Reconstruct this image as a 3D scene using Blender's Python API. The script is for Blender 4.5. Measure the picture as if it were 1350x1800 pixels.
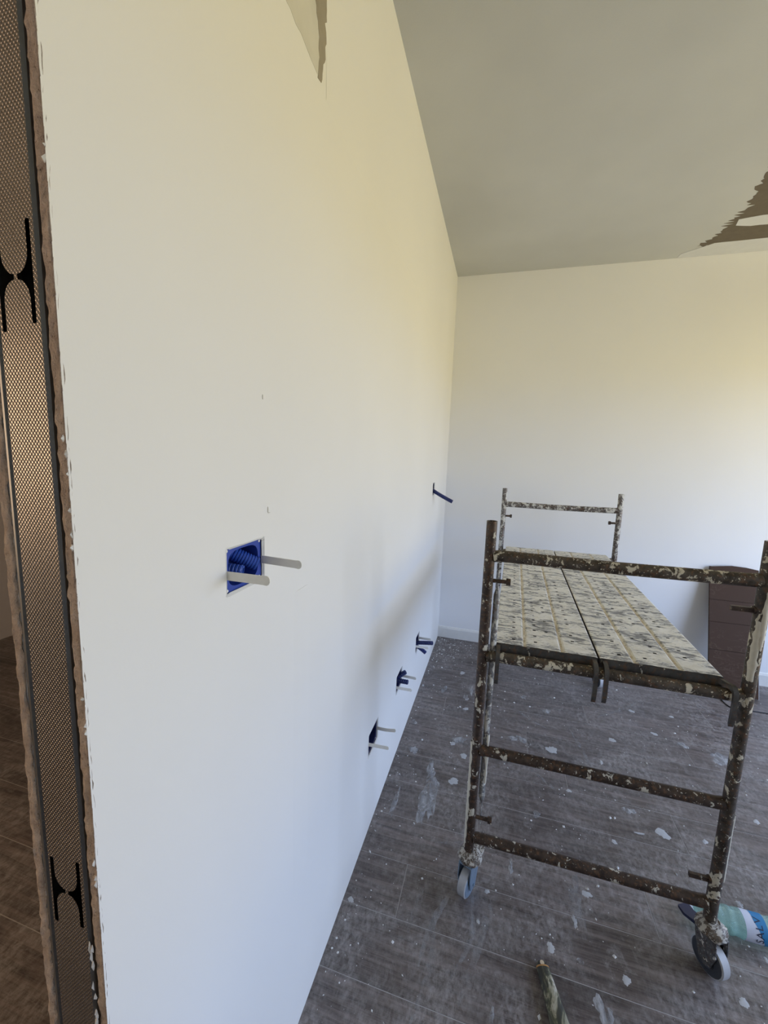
import bpy, bmesh, math, random
from mathutils import Vector, Matrix, noise
from mathutils.geometry import tessellate_polygon

for o in list(bpy.data.objects): bpy.data.objects.remove(o)
sc = bpy.context.scene
COL = sc.collection
random.seed(7)

# ------------------------------------------------------------------ camera
def set_camera():
    yaw, pitch, roll, fpx = .274924, -.136012, .0349354, 709.646
    fwd = Vector((-math.sin(yaw)*math.cos(pitch), math.cos(yaw)*math.cos(pitch), math.sin(pitch)))
    right = Vector((math.cos(yaw), math.sin(yaw), 0)); up = right.cross(fwd)
    c, s = math.cos(roll), math.sin(roll)
    r = c*right + s*up; u = -s*right + c*up
    cam = bpy.data.cameras.new('camera'); co = bpy.data.objects.new('camera', cam); COL.objects.link(co)
    m = Matrix((r, u, -fwd)).transposed().to_4x4(); m.translation = (.41235, 0, 1.5)
    co.matrix_world = m
    cam.sensor_fit = 'VERTICAL'; cam.sensor_height = 36; cam.sensor_width = 27
    cam.lens = 36*fpx/1800; cam.clip_start = .02
    sc.camera = co
set_camera()

# ------------------------------------------------------------------ sky, daylight, exposure
ROOM_X, ROOM_Y0, ROOM_Y1, CEIL = 3.4, -2.6, 3.293, 2.871
WIN = (-.30, 3.05, .48, 2.25)          # wide glazed bay in the right wall: y0, y1, z0, z1
w = bpy.data.worlds.new('sky'); sc.world = w; w.use_nodes = True
nt = w.node_tree; nt.nodes.clear()
tc = nt.nodes.new('ShaderNodeTexCoord'); sx = nt.nodes.new('ShaderNodeSeparateXYZ')
rp = nt.nodes.new('ShaderNodeValToRGB'); bg = nt.nodes.new('ShaderNodeBackground'); wo = nt.nodes.new('ShaderNodeOutputWorld')
mp = nt.nodes.new('ShaderNodeMapRange'); mp.inputs[1].default_value = -1; mp.inputs[2].default_value = 1
nt.links.new(tc.outputs['Generated'], sx.inputs[0]); nt.links.new(sx.outputs['Z'], mp.inputs[0])
nt.links.new(mp.outputs[0], rp.inputs[0]); nt.links.new(rp.outputs[0], bg.inputs[0]); nt.links.new(bg.outputs[0], wo.inputs[0])
e = rp.color_ramp.elements
e[0].position = .0; e[0].color = (.62, .53, .275, 1)       # sunlit ground outside
e[1].position = .49; e[1].color = (.68, .58, .31, 1)
n = e.new(.52); n.color = (.60, .745, 1.06, 1)              # hazy horizon
n = e.new(.75); n.color = (.52, .685, 1.04, 1)              # blue sky
bg.inputs[1].default_value = 9.0

def area(name, loc, rot, sx_, sy_, power, col, portal=False):
    l = bpy.data.lights.new(name, 'AREA'); l.shape = 'RECTANGLE'; l.size = sx_; l.size_y = sy_
    l.energy = power; l.color = col
    if portal: l.cycles.is_portal = True
    o = bpy.data.objects.new(name, l); COL.objects.link(o); o.location = loc; o.rotation_euler = rot
    return o
area('window_portal', (ROOM_X+.10, (WIN[0]+WIN[1])/2, (WIN[2]+WIN[3])/2), (0, math.pi/2, 0), WIN[3]-WIN[2], WIN[1]-WIN[0], 1, (1, 1, 1), True)
# unseen warm area light added in the next room for stud and floor glow
area('next_room_window_light', (-2.4, -1.15, 1.55), (math.radians(90), 0, math.radians(-55)), .9, 1.1, 36, (1, .70, .45))

vs = sc.view_settings
vs.view_transform = 'Standard'; vs.look = 'None'; vs.gamma = 1; vs.use_curve_mapping = False
vs.exposure = -0.30

# ------------------------------------------------------------------ mesh helpers
ROOTLOC = {}
class MB:
    def __init__(s): s.v = []; s.f = []; s.m = []
    def add(s, vs_, fs, mi=0):
        b = len(s.v); s.v += [tuple(v) for v in vs_]
        for f in fs: s.f.append(tuple(b+i for i in f)); s.m.append(mi)
    def box(s, x0, x1, y0, y1, z0, z1, mi=0):
        s.add([(x0,y0,z0),(x1,y0,z0),(x1,y1,z0),(x0,y1,z0),(x0,y0,z1),(x1,y0,z1),(x1,y1,z1),(x0,y1,z1)],
              [(3,2,1,0),(4,5,6,7),(0,1,5,4),(1,2,6,5),(2,3,7,6),(3,0,4,7)], mi)
    def path(s, pts, rad, n=12, caps=True, mi=0, flat=None, up=None):
        # swept ring along pts; rad float or list; flat=(a,b) scales the ring axes
        pts = [Vector(p) for p in pts]; k = len(pts)
        rad = rad if isinstance(rad, (list, tuple)) else [rad]*k
        t0 = (pts[1]-pts[0]).normalized()
        ref = Vector(up) if up else (Vector((0,0,1)) if abs(t0.z) < .9 else Vector((0,1,0)))
        nrm = (ref - t0*ref.dot(t0)).normalized(); V = []
        for i in range(k):
            t = ((pts[min(i+1,k-1)]-pts[max(i-1,0)])).normalized()
            nrm = (nrm - t*nrm.dot(t)).normalized(); bi = t.cross(nrm)
            a, b = flat if flat else (1, 1)
            for j in range(n):
                q = 2*math.pi*j/n
                V.append(pts[i] + nrm*(math.cos(q)*rad[i]*a) + bi*(math.sin(q)*rad[i]*b))
        F = []
        for i in range(k-1):
            for j in range(n):
                F.append((i*n+j, i*n+(j+1)%n, (i+1)*n+(j+1)%n, (i+1)*n+j))
        if caps: F.append(tuple(range(n-1,-1,-1))); F.append(tuple((k-1)*n+j for j in range(n)))
        s.add(V, F, mi)
    def tube(s, a, b, r, n=14, wall=.003, mi=0):
        # hollow tube, open at both ends
        a = Vector(a); b = Vector(b); d = (b-a).normalized()
        s.path([b - d*.03, b, b, a, a, a + d*.03], [r-wall, r-wall, r, r, r-wall, r-wall], n, False, mi) if False else None
        ref = Vector((0,0,1)) if abs(d.z) < .9 else Vector((0,1,0))
        u = (ref-d*ref.dot(d)).normalized(); v = d.cross(u)
        seq = [(a+d*.03, r-wall), (a, r-wall), (a, r), (b, r), (b, r-wall), (b-d*.03, r-wall)]
        V = []; F = []
        for p, q in seq:
            for j in range(n):
                t = 2*math.pi*j/n; V.append(p+u*math.cos(t)*q+v*math.sin(t)*q)
        for i in range(len(seq)-1):
            for j in range(n): F.append((i*n+j, i*n+(j+1)%n, (i+1)*n+(j+1)%n, (i+1)*n+j))
        F.append(tuple(range(n))); F.append(tuple(5*n+j for j in range(n-1,-1,-1)))
        s.add(V, F, mi)
    def lathe(s, prof, origin, axis, n=24, mi=0, caps=True):
        o = Vector(origin); d = Vector(axis).normalized()
        ref = Vector((0,0,1)) if abs(d.z) < .9 else Vector((0,1,0))
        u = (ref-d*ref.dot(d)).normalized(); v = d.cross(u); V = []; F = []
        for h, r in prof:
            for j in range(n):
                t = 2*math.pi*j/n; V.append(o+d*h+u*math.cos(t)*r+v*math.sin(t)*r)
        for i in range(len(prof)-1):
            for j in range(n): F.append((i*n+j, i*n+(j+1)%n, (i+1)*n+(j+1)%n, (i+1)*n+j))
        if caps: F.append(tuple(range(n-1,-1,-1))); F.append(tuple((len(prof)-1)*n+j for j in range(n)))
        s.add(V, F, mi)
    def prism(s, poly, fn, t0, t1, mi=0):
        # poly: 2D outline, fn(u,v,t) -> 3D
        k = len(poly)
        V = [fn(u, v, t0) for u, v in poly] + [fn(u, v, t1) for u, v in poly]
        tri = tessellate_polygon([[Vector((u, v, 0)) for u, v in poly]])
        F = [tuple(t) for t in tri] + [tuple(k+i for i in reversed(t)) for t in tri]
        F += [(i, (i+1)%k, k+(i+1)%k, k+i) for i in range(k)]
        s.add(V, F, mi)
    def build(s, name, mats, parent=None, smooth=None, fixn=True):
        me = bpy.data.meshes.new(name)
        off = ROOTLOC.get(parent.name, Vector()) if parent else Vector()
        me.from_pydata([tuple(Vector(v)-off) for v in s.v], [], s.f)
        if not isinstance(mats, (list, tuple)): mats = [mats]
        for m_ in mats: me.materials.append(m_)
        me.polygons.foreach_set('material_index', s.m)
        if fixn:
            bm = bmesh.new(); bm.from_mesh(me); bmesh.ops.recalc_face_normals(bm, faces=bm.faces); bm.to_mesh(me); bm.free()
        if smooth is not None:
            me.shade_smooth(); me.set_sharp_from_angle(angle=math.radians(smooth))
        o = bpy.data.objects.new(name, me); COL.objects.link(o)
        if parent: o.parent = parent; ROOTLOC[o.name] = off
        return o

def empty(name, loc):
    o = bpy.data.objects.new(name, None); COL.objects.link(o); o.location = loc
    o.empty_display_size = .05; ROOTLOC[o.name] = Vector(loc); return o
def tag(o, label=None, cat=None, group=None, kind=None):
    if label: o['label'] = label
    if cat: o['category'] = cat
    if group: o['group'] = group
    if kind: o['kind'] = kind
    return o

# ------------------------------------------------------------------ material helpers
class NT:
    def __init__(s, name):
        s.m = bpy.data.materials.new(name); s.m.use_nodes = True; s.t = s.m.node_tree
        s.b = s.t.nodes['Principled BSDF']; s.out = s.t.nodes['Material Output']
        s.tc = s.t.nodes.new('ShaderNodeTexCoord').outputs['Object']
    def n(s, typ, **kw):
        x = s.t.nodes.new(typ)
        for k, v in kw.items(): setattr(x, k, v)
        return x
    def link(s, a, b): s.t.links.new(a, b)
    def setin(s, node, i, val):
        if hasattr(val, 'is_output') or isinstance(val, bpy.types.NodeSocket): s.link(val, node.inputs[i])
        else: node.inputs[i].default_value = val
    def mapping(s, scale=(1,1,1), rot=(0,0,0), loc=(0,0,0), src=None):
        x = s.n('ShaderNodeMapping'); s.link(src or s.tc, x.inputs[0])
        x.inputs['Scale'].default_value = scale; x.inputs['Rotation'].default_value = rot; x.inputs['Location'].default_value = loc
        return x.outputs[0]
    def noise(s, scale, detail=4, rough=.55, vec=None, dist=0, out=0):
        x = s.n('ShaderNodeTexNoise'); s.link(vec or s.tc, x.inputs['Vector'])
        x.inputs['Scale'].default_value = scale; x.inputs['Detail'].default_value = detail
        x.inputs['Roughness'].default_value = rough; x.inputs['Distortion'].default_value = dist
        return x.outputs[out]
    def ramp(s, fac, stops, interp='LINEAR'):
        x = s.n('ShaderNodeValToRGB'); s.link(fac, x.inputs[0]); x.color_ramp.interpolation = interp
        el = x.color_ramp.elements
        while len(el) < len(stops): el.new(.5)
        for i, (p, c) in enumerate(stops):
            el[i].position = p; el[i].color = (c, c, c, 1) if not hasattr(c, '__len__') else (*c, 1)
        return x.outputs[0]
    def mix(s, fac, a, b, blend='MIX'):
        x = s.n('ShaderNodeMix', data_type='RGBA', blend_type=blend)
        for i, v in ((0, fac), (6, a), (7, b)):
            if isinstance(v, bpy.types.NodeSocket): s.link(v, x.inputs[i])
            elif i and len(v) == 3: x.inputs[i].default_value = (*v, 1)
            else: x.inputs[i].default_value = v
        return x.outputs[2]
    def math(s, op, a, b=0, clamp=False):
        x = s.n('ShaderNodeMath', operation=op); x.use_clamp = clamp
        for i, v in ((0, a), (1, b)):
            if isinstance(v, bpy.types.NodeSocket): s.link(v, x.inputs[i])
            else: x.inputs[i].default_value = v
        return x.outputs[0]
    def bump(s, h, strength=.3, dist=.01):
        x = s.n('ShaderNodeBump'); s.link(h, x.inputs['Height']); x.inputs['Strength'].default_value = strength
        x.inputs['Distance'].default_value = dist; s.link(x.outputs[0], s.b.inputs['Normal'])
    def base(s, c):
        if isinstance(c, bpy.types.NodeSocket): s.link(c, s.b.inputs['Base Color'])
        else: s.b.inputs['Base Color'].default_value = (*c, 1)
    def set(s, **kw):
        for k, v in kw.items():
            i = s.b.inputs[{'rough':'Roughness','metal':'Metallic','spec':'Specular IOR Level','trans':'Transmission Weight','ior':'IOR','alpha':'Alpha'}[k]]
            if isinstance(v, bpy.types.NodeSocket): s.link(v, i)
            else: i.default_value = v
        return s

def m_plaster_wall(name, col, var=.04, bump=.12):
    t = NT(name)
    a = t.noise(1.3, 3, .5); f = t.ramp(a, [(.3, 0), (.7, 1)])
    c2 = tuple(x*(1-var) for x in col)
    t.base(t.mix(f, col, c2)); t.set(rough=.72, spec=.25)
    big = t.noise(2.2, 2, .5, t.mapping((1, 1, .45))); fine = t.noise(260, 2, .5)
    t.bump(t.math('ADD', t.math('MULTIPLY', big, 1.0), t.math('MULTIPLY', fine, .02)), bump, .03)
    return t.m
M = {}
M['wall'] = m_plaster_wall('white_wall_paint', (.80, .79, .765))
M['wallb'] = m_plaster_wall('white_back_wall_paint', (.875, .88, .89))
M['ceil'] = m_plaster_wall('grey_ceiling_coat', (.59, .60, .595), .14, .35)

def simple(name, col, rough=.5, metal=0, noise_=0, nscale=20, spec=.5):
    t = NT(name)
    if noise_:
        f = t.noise(nscale, 4); t.base(t.mix(f, tuple(x*(1-noise_) for x in col), tuple(min(1, x*(1+noise_)) for x in col)))
    else: t.base(col)
    t.set(rough=rough, metal=metal, spec=spec); return t.m

def m_laminate():
    t = NT('dark_grey_brown_laminate')
    info = t.n('ShaderNodeObjectInfo'); rnd = info.outputs['Random']
    add = t.n('ShaderNodeVectorMath', operation='ADD'); cmb = t.n('ShaderNodeCombineXYZ')
    t.link(t.math('MULTIPLY', rnd, 37), cmb.inputs[0]); t.link(t.math('MULTIPLY', rnd, 91), cmb.inputs[1])
    t.link(t.tc, add.inputs[0]); t.link(cmb.outputs[0], add.inputs[1]); V = add.outputs[0]
    grain = t.noise(9, 6, .6, t.mapping((.35, 5.5, 1), src=V), .6)
    fine = t.noise(60, 5, .6, t.mapping((.25, 5, 1), src=V))
    knots = t.noise(2.2, 2, .5, t.mapping((1, 2.4, 1), src=V), 1.2)
    c = t.ramp(grain, [(.32, (.030, .021, .018)), (.5, (.088, .067, .060)), (.68, (.175, .140, .128))])
    c = t.mix(t.ramp(fine, [(.42, 0), (.7, .35)]), c, (.24, .205, .195))
    c = t.mix(t.ramp(knots, [(.22, .75), (.36, 0)]), c, (.040, .031, .028))
    tone = t.n('ShaderNodeHueSaturation'); t.link(c, tone.inputs['Color']); t.link(t.math('ADD', t.math('MULTIPLY', rnd, .35), .82), tone.inputs['Value'])
    c = tone.outputs[0]
    # building dust, in world space so that it runs across the planks
    g = t.n('ShaderNodeNewGeometry').outputs['Position']
    d1 = t.noise(3.2, 6, .68, t.mapping((1, 1.3, 1), (0, 0, .5), src=g), 1.4)
    d2 = t.noise(58, 6, .75, t.mapping((1, .6, 1), (0, 0, -.5), src=g), .3)
    d3 = t.noise(13, 8, .8, t.mapping((1, .8, 1), (0, 0, .9), src=g), .5)
    d = t.math('MULTIPLY', t.ramp(d1, [(.38, .10), (.62, 1)]), t.ramp(d2, [(.38, .04), (.68, .62)]))
    d = t.math('MAXIMUM', d, t.math('MULTIPLY', t.ramp(d3, [(.50, 0), (.66, .42)]), t.ramp(d2, [(.3, .3), (.6, 1)])))
    spk = t.noise(130, 3, .6, g); d = t.math('MAXIMUM', d, t.ramp(spk, [(.70, 0), (.76, .55)]))
    c = t.mix(d, c, (.46, .44, .43))
    t.base(c); t.set(rough=t.math('ADD', t.math('MULTIPLY', d, .35), .40), spec=.55)
    t.bump(t.math('ADD', fine, t.math('MULTIPLY', grain, .6)), .06, .002)
    return t.m
M['lam'] = m_laminate()
M['sub'] = simple('dusty_joint', (.36, .345, .335), .9, 0, .3, 60)

def m_scaffold(name, dark, mid, thr=.60, metal=.3, pl=(.56, .52, .42), sc_=28):
    t = NT(name)
    a = t.noise(sc_*.8, 5, .65); c = t.mix(t.ramp(a, [(.35, 0), (.65, 1)]), dark, mid)
    r = t.noise(sc_*2.2, 4, .6); c = t.mix(t.ramp(r, [(.52, 0), (.66, .55)]), c, (.17, .085, .04))
    p1 = t.noise(sc_, 5, .62, t.mapping((1, 1, .7), loc=(3, 1, 7)), .4)
    p2 = t.noise(sc_*3.3, 3, .6, t.mapping(loc=(9, 2, 4)))
    msk = t.math('MAXIMUM', t.ramp(p1, [(thr, 0), (thr+.025, 1)]), t.ramp(p2, [(thr+.06, 0), (thr+.08, .9)]))
    c = t.mix(msk, c, pl); t.base(c)
    t.set(rough=t.math('ADD', t.math('MULTIPLY', msk, .3), .5), metal=t.math('MULTIPLY', t.math('SUBTRACT', 1, msk), metal))
    t.bump(t.math('ADD', t.math('MULTIPLY', msk, .8), t.math('MULTIPLY', r, .5)), .6, .003)
    return t.m
M['rust'] = m_scaffold('rusty_brown_steel_with_plaster', (.028, .018, .013), (.075, .050, .036), .605, sc_=38)
M['rustp'] = m_scaffold('rusty_steel_heavy_plaster', (.034, .025, .018), (.105, .088, .070), .585, .3, (.60, .55, .43), 40)
M['galv'] = m_scaffold('grey_galvanised_with_plaster', (.16, .16, .16), (.33, .33, .33), .53, .5, (.62, .60, .53))
M['farp'] = m_scaffold('grey_steel_with_white_plaster', (.06, .045, .04), (.20, .19, .185), .53, .3, (.58, .57, .53), 34)
M['crust'] = m_scaffold('plaster_crusted_steel', (.05, .038, .03), (.16, .13, .10), .51, .1, (.52, .49, .43), 75)

def m_deck():
    t = NT('plaster_covered_steel_deck')
    a = t.noise(14, 7, .72, t.mapping((.6, 1.6, 1), (0, 0, .25)), 1.0)
    b = t.noise(70, 5, .7, t.mapping((.45, 1.5, 1)), .8)
    s = t.math('ADD', t.math('MULTIPLY', a, .62), t.math('MULTIPLY', b, .40))
    msk = t.ramp(s, [(.455, 0), (.505, 1)])
    c = t.mix(t.ramp(b, [(.3, 0), (.7, 1)]), (.20, .197, .19), (.36, .355, .35))
    crm = t.mix(t.ramp(t.noise(40, 5, .7), [(.3, 0), (.75, 1)]), (.70, .665, .57), (.88, .86, .80))
    c = t.mix(msk, c, crm)
    t.base(c); t.set(rough=.78, spec=.3)
    t.bump(t.math('ADD', t.math('MULTIPLY', msk, .6), t.math('MULTIPLY', b, .7)), .7, .004)
    return t.m
M['deck'] = m_deck()
M['pan'] = simple('dark_soiled_steel', (.030, .028, .026), .8)  # near-black colour standing for the shade inside the plank holes
M['deckside'] = m_scaffold('dark_grey_deck_edge', (.05, .046, .042), (.10, .095, .088), .66, .3)
def m_tan():
    t = NT('tan_plaster_in_groove'); a = t.noise(30, 5, .7)
    t.base(t.ramp(a, [(.34, (.40, .32, .21)), (.48, (.60, .53, .41)), (.60, (.78, .74, .65))])); t.set(rough=.85); t.bump(a, .5, .004); return t.m
M['tan'] = m_tan()

def m_gypsum():
    t = NT('cut_gypsum_edge'); a = t.noise(55, 6, .7); b = t.noise(220, 4, .7)
    c = t.ramp(a, [(.3, (.38, .31, .265)), (.55, (.54, .46, .405)), (.75, (.70, .62, .565))])
    c = t.mix(t.ramp(b, [(.28, .8), (.38, 0)]), c, (.09, .065, .05)); t.base(c); t.set(rough=.95, spec=.1)
    t.bump(t.math('ADD', a, t.math('MULTIPLY', b, .6)), .9, .004); return t.m
M['gyp'] = m_gypsum()
def m_stud():
    t = NT('knurled_galvanised_steel')
    def wave(rot, sc_):
        x = t.n('ShaderNodeTexWave', wave_type='BANDS', bands_direction='X'); t.link(t.mapping((1,1,1), (0, rot, 0)), x.inputs[0])
        x.inputs['Scale'].default_value = sc_; x.inputs['Distortion'].default_value = 0; return x.outputs['Fac']
    h = t.math('MULTIPLY', wave(math.radians(40), 92), wave(math.radians(-40), 92))
    n_ = t.noise(9, 3); t.base(t.mix(n_, (.24, .22, .20), (.36, .335, .31))); t.set(metal=1.0, rough=.30)
    t.bump(h, .75, .0016); return t.m
M['stud'] = m_stud()
M['studplain'] = simple('plain_galvanised_steel', (.20, .205, .21), .45, .8, .15, 15)
M['white'] = simple('white_plaster_paint', (.78, .775, .75), .75, 0, .06, 30, .2)
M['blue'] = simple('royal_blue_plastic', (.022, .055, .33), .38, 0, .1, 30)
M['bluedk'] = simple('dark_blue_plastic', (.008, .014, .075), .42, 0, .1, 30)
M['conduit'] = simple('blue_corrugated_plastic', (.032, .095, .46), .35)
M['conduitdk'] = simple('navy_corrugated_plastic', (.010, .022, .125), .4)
M['strip'] = simple('off_white_plastic_strip', (.86, .84, .78), .5, 0, .08, 90)
M['bare'] = simple('bare_grey_board_paper', (.33, .295, .24), .9, 0, .15, 30, .1)
M['bare2'] = simple('thin_skim_over_board', (.62, .60, .54), .85, 0, .12, 14, .1)
M['barec'] = simple('bare_brown_board_paper', (.17, .145, .115), .9, 0, .15, 30, .1)
M['joint'] = simple('white_joint_compound', (.68, .69, .71), .8, 0, .06, 20, .2)
M['tread'] = simple('white_rubber_tread', (.44, .45, .47), .5, 0, .12, 40)
M['hub'] = simple('dark_grey_wheel_hub', (.055, .062, .075), .45, .2, .2, 40)
M['hubb'] = simple('pale_blue_zinc_bracket', (.28, .38, .50), .38, .6, .25, 50)
M['navy'] = simple('navy_brake_pedal', (.016, .020, .06), .4)
M['fork'] = m_scaffold('grey_zinc_fork_with_plaster', (.09, .09, .095), (.20, .20, .205), .60, .5, (.58, .56, .52), 70)
M['creamp'] = simple('cream_dried_plaster', (.62, .58, .48), .85, 0, .15, 80, .2)
M['black'] = simple('black_rubber', (.010, .010, .011), .5)  # cable rubber, and the painted shade inside the stud
M['splat'] = simple('dried_plaster_splash', (.46, .465, .475), .85, 0, .12, 120, .2)
M['crumb'] = simple('white_plaster_crumbs', (.72, .72, .71), .85, 0, .05, 90, .2)
def m_smear(name, col, lo, hi, amt):
    t = NT(name); a = t.noise(24, 5, .7, t.mapping((1.4, .6, 1)), .6); t.base(col)
    t.set(rough=.9, spec=.1, alpha=t.ramp(a, [(lo, 0), (hi, amt)])); return t.m
M['smear'] = m_smear('thin_plaster_smear', (.46, .46, .47), .34, .62, .85)
M['dust'] = m_smear('dust_streak', (.42, .41, .41), .42, .72, .6)
def m_panel():
    t = NT('dark_brown_wood_grain_board')
    x = t.n('ShaderNodeTexNoise'); t.link(t.mapping((3, 3, 10)), x.inputs['Vector']); x.inputs['Scale'].default_value = 2.0; x.inputs['Detail'].default_value = 6; x.inputs['Distortion'].default_value = 3.5
    y = t.noise(3, 2); f = t.math('MULTIPLY', t.ramp(x.outputs[0], [(.52, 0), (.56, 1), (.60, 0)]), t.ramp(y, [(.4, 0), (.6, .6)]))
    t.base(t.mix(f, (.066, .038, .025), (.15, .105, .082))); t.set(rough=.65, spec=.15); return t.m
M['panel'] = m_panel()
def m_handle():
    t = NT('paint_crusted_dark_wood'); a = t.noise(26, 5, .65, t.mapping((1.6, .5, 1), (0, 0, .27)), .8); b = t.noise(70, 3)
    c = t.ramp(a, [(.30, (.012, .011, .010)), (.50, (.045, .044, .030)), (.56, (.10, .10, .055)), (.62, (.33, .30, .21)), (.7, (.50, .47, .40))])
    t.base(c); t.set(rough=.55); t.bump(b, .4, .002); return t.m
M['handle'] = m_handle()
M['orange'] = simple('orange_bare_wood', (.42, .22, .07), .6, 0, .3, 120)
M['creamw'] = simple('cream_worn_wood', (.62, .50, .34), .7, 0, .2, 90)
M['ferrule'] = simple('steel_ferrule', (.35, .34, .32), .35, .9, .2, 50)
M['bristle'] = simple('stiff_dark_bristle', (.10, .075, .05), .8, 0, .3, 200)
def m_bottle():
    t = NT('pale_teal_clear_plastic')
    tr = t.n('ShaderNodeBsdfTransparent'); tr.inputs[0].default_value = (.80, .95, .93, 1)
    mx = t.n('ShaderNodeMixShader'); mx.inputs[0].default_value = .3
    t.base((.58, .86, .82)); t.set(rough=.07, spec=.8); t.link(tr.outputs[0], mx.inputs[1]); t.link(t.b.outputs[0], mx.inputs[2]); t.link(mx.outputs[0], t.out.inputs[0])
    return t.m
M['bottle'] = m_bottle()
M['lblue'] = simple('blue_label_print', (.022, .21, .46), .45)
M['lwhite'] = simple('white_label_paper', (.62, .66, .78), .5)
M['ltext'] = simple('dark_navy_ink', (.012, .02, .06), .5)
M['frame'] = simple('white_window_frame', (.75, .75, .75), .5)
M['outer'] = simple('pale_next_room_paint', (.74, .73, .74), .8)

# ------------------------------------------------------------------ wall with rectangular holes
def grid_wall(name, fn, U, Vv, holes, mat, depth, kind='structure'):
    """fn(u, v, d) -> 3D, holes = [(u0,u1,v0,v1)], depth = reveal depth behind the face"""
    us = sorted(set([U[0], U[1]] + [h[i] for h in holes for i in (0, 1)])); vs_ = sorted(set([Vv[0], Vv[1]] + [h[i] for h in holes for i in (2, 3)]))
    m = MB()
    for i in range(len(us)-1):
        for j in range(len(vs_)-1):
            cu, cv = (us[i]+us[i+1])/2, (vs_[j]+vs_[j+1])/2
            if any(h[0] < cu < h[1] and h[2] < cv < h[3] for h in holes): continue
            q = [(us[i], vs_[j]), (us[i+1], vs_[j]), (us[i+1], vs_[j+1]), (us[i], vs_[j+1])]
            m.add([fn(a, b, 0) for a, b in q], [(0, 1, 2, 3)])
    for h in holes:
        q = [(h[0], h[2]), (h[1], h[2]), (h[1], h[3]), (h[0], h[3])]
        for k in range(4):
            a, b = q[k], q[(k+1) % 4]
            m.add([fn(*a, 0), fn(*b, 0), fn(*b, depth), fn(*a, depth)], [(0, 1, 2, 3)])
    o = m.build(name, mat, fixn=False); o['kind'] = kind
    return o

YJ = .301                      # cut end of the left partition (door opening on the near side)
BOXES = [  # y0, y1, z0, z1
    (.540, .647, 1.266, 1.344), (1.358, 1.482, .338, .436), (1.790, 1.910, .345, .440), (2.262, 2.372, .338, .434), (2.608, 2.690, 1.262, 1.342)]
wall_left = grid_wall('wall_left', lambda u, v, d: (-d, u, v), (YJ, ROOM_Y1), (0, CEIL), BOXES, M['wall'], .0135)
tag(wall_left, 'white painted plasterboard partition with recessed blue electrical boxes', kind='structure')
# near continuation of the partition past the opening, and header over it
m = MB(); m.box(-.104, 0, ROOM_Y0, -.62, 0, CEIL); m.box(-.104, 0, -.62, YJ-.0005, 2.52, CEIL)
m.build('wall_left_near', M['wall'])['kind'] = 'structure'
wall_back = grid_wall('wall_back', lambda u, v, d: (u, ROOM_Y1+d, v), (0, ROOM_X), (0, CEIL), [], M['wallb'], .1)
wall_right = grid_wall('wall_right', lambda u, v, d: (ROOM_X+d, u, v), (ROOM_Y0, ROOM_Y1), (0, CEIL), [WIN], M['wallb'], .22)
wall_front = grid_wall('wall_front', lambda u, v, d: (u, ROOM_Y0-d, v), (-3.2, ROOM_X), (0, CEIL), [], M['wallb'], .1)
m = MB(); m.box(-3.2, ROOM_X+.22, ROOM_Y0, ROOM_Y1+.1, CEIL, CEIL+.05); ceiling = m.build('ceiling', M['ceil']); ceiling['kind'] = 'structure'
m = MB(); m.box(-3.3, -3.2, ROOM_Y0-.1, ROOM_Y1+.1, -.08, CEIL); m.build('wall_next_room_left', M['outer'])['kind'] = 'structure'
m = MB(); m.box(-3.2, -.104, ROOM_Y1, ROOM_Y1+.1, -.08, CEIL); m.build('wall_next_room_back', M['outer'])['kind'] = 'structure'
m = MB()
for a, b in ((WIN[0], WIN[0]+.06), (WIN[1]-.06, WIN[1])): m.box(ROOM_X+.12, ROOM_X+.18, a, b, WIN[2], WIN[3])
m.box(ROOM_X+.12, ROOM_X+.18, WIN[0]+.06, WIN[1]-.06, WIN[3]-.06, WIN[3]); m.box(ROOM_X+.12, ROOM_X+.18, WIN[0]+.06, WIN[1]-.06, WIN[2], WIN[2]+.06)
m.build('window_1', M['frame'])['kind'] = 'structure'
m = MB(); m.prism([(0, 0), (.012, 0), (.012, .078), (.006, .092), (0, .095)], lambda u, v, t: (t, ROOM_Y1-u, v), .001, ROOM_X)
m.build('baseboard_back', M['white'])['kind'] = 'structure'

# ---- floor: sub-floor with individually laid planks
m = MB(); m.box(-3.2, ROOM_X+.22, ROOM_Y0, ROOM_Y1+.1, -.08, -.0007); floor = m.build('floor', M['sub']); floor['kind'] = 'structure'
PITCH, Y_ANCH, GAP = .1862, .9275, .0022
plank_cache = {}
def plank_mesh(L):
    k = round(L, 3)
    if k in plank_cache: return plank_cache[k]
    mm = MB(); a, b, c = L/2-GAP/2, PITCH/2-GAP/2, .0005
    mm.add([(-a, -b, -.012), (a, -b, -.012), (a, b, -.012), (-a, b, -.012), (-a, -b, -c), (a, -b, -c), (a, b, -c), (-a, b, -c),
            (-a+c, -b+c, 0), (a-c, -b+c, 0), (a-c, b-c, 0), (-a+c, b-c, 0)],
           [(0,1,5,4),(1,2,6,5),(2,3,7,6),(3,0,4,7),(4,5,9,8),(5,6,10,9),(6,7,11,10),(7,4,8,11),(8,9,10,11)])
    me = bpy.data.meshes.new('plank'); me.from_pydata(mm.v, [], mm.f); me.materials.append(M['lam']); plank_cache[k] = me
    return me
rng = random.Random(3)
k0 = math.floor((ROOM_Y0-Y_ANCH)/PITCH); k1 = math.ceil((ROOM_Y1-Y_ANCH)/PITCH)
OFF = [0, .47, .93, .23, .71, 1.12]
for k in range(k0+6, k1):
    yc = Y_ANCH+(k+.5)*PITCH
    x = -3.2 - OFF[k % 6] ; L = 1.285
    while x < ROOM_X:
        a, b = max(x, -3.2), min(x+L, ROOM_X)
        if b-a > .03:
            o = bpy.data.objects.new('plank', plank_mesh(b-a)); COL.objects.link(o); o.parent = floor; o.location = ((a+b)/2, yc, 0)
        x += L

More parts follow.
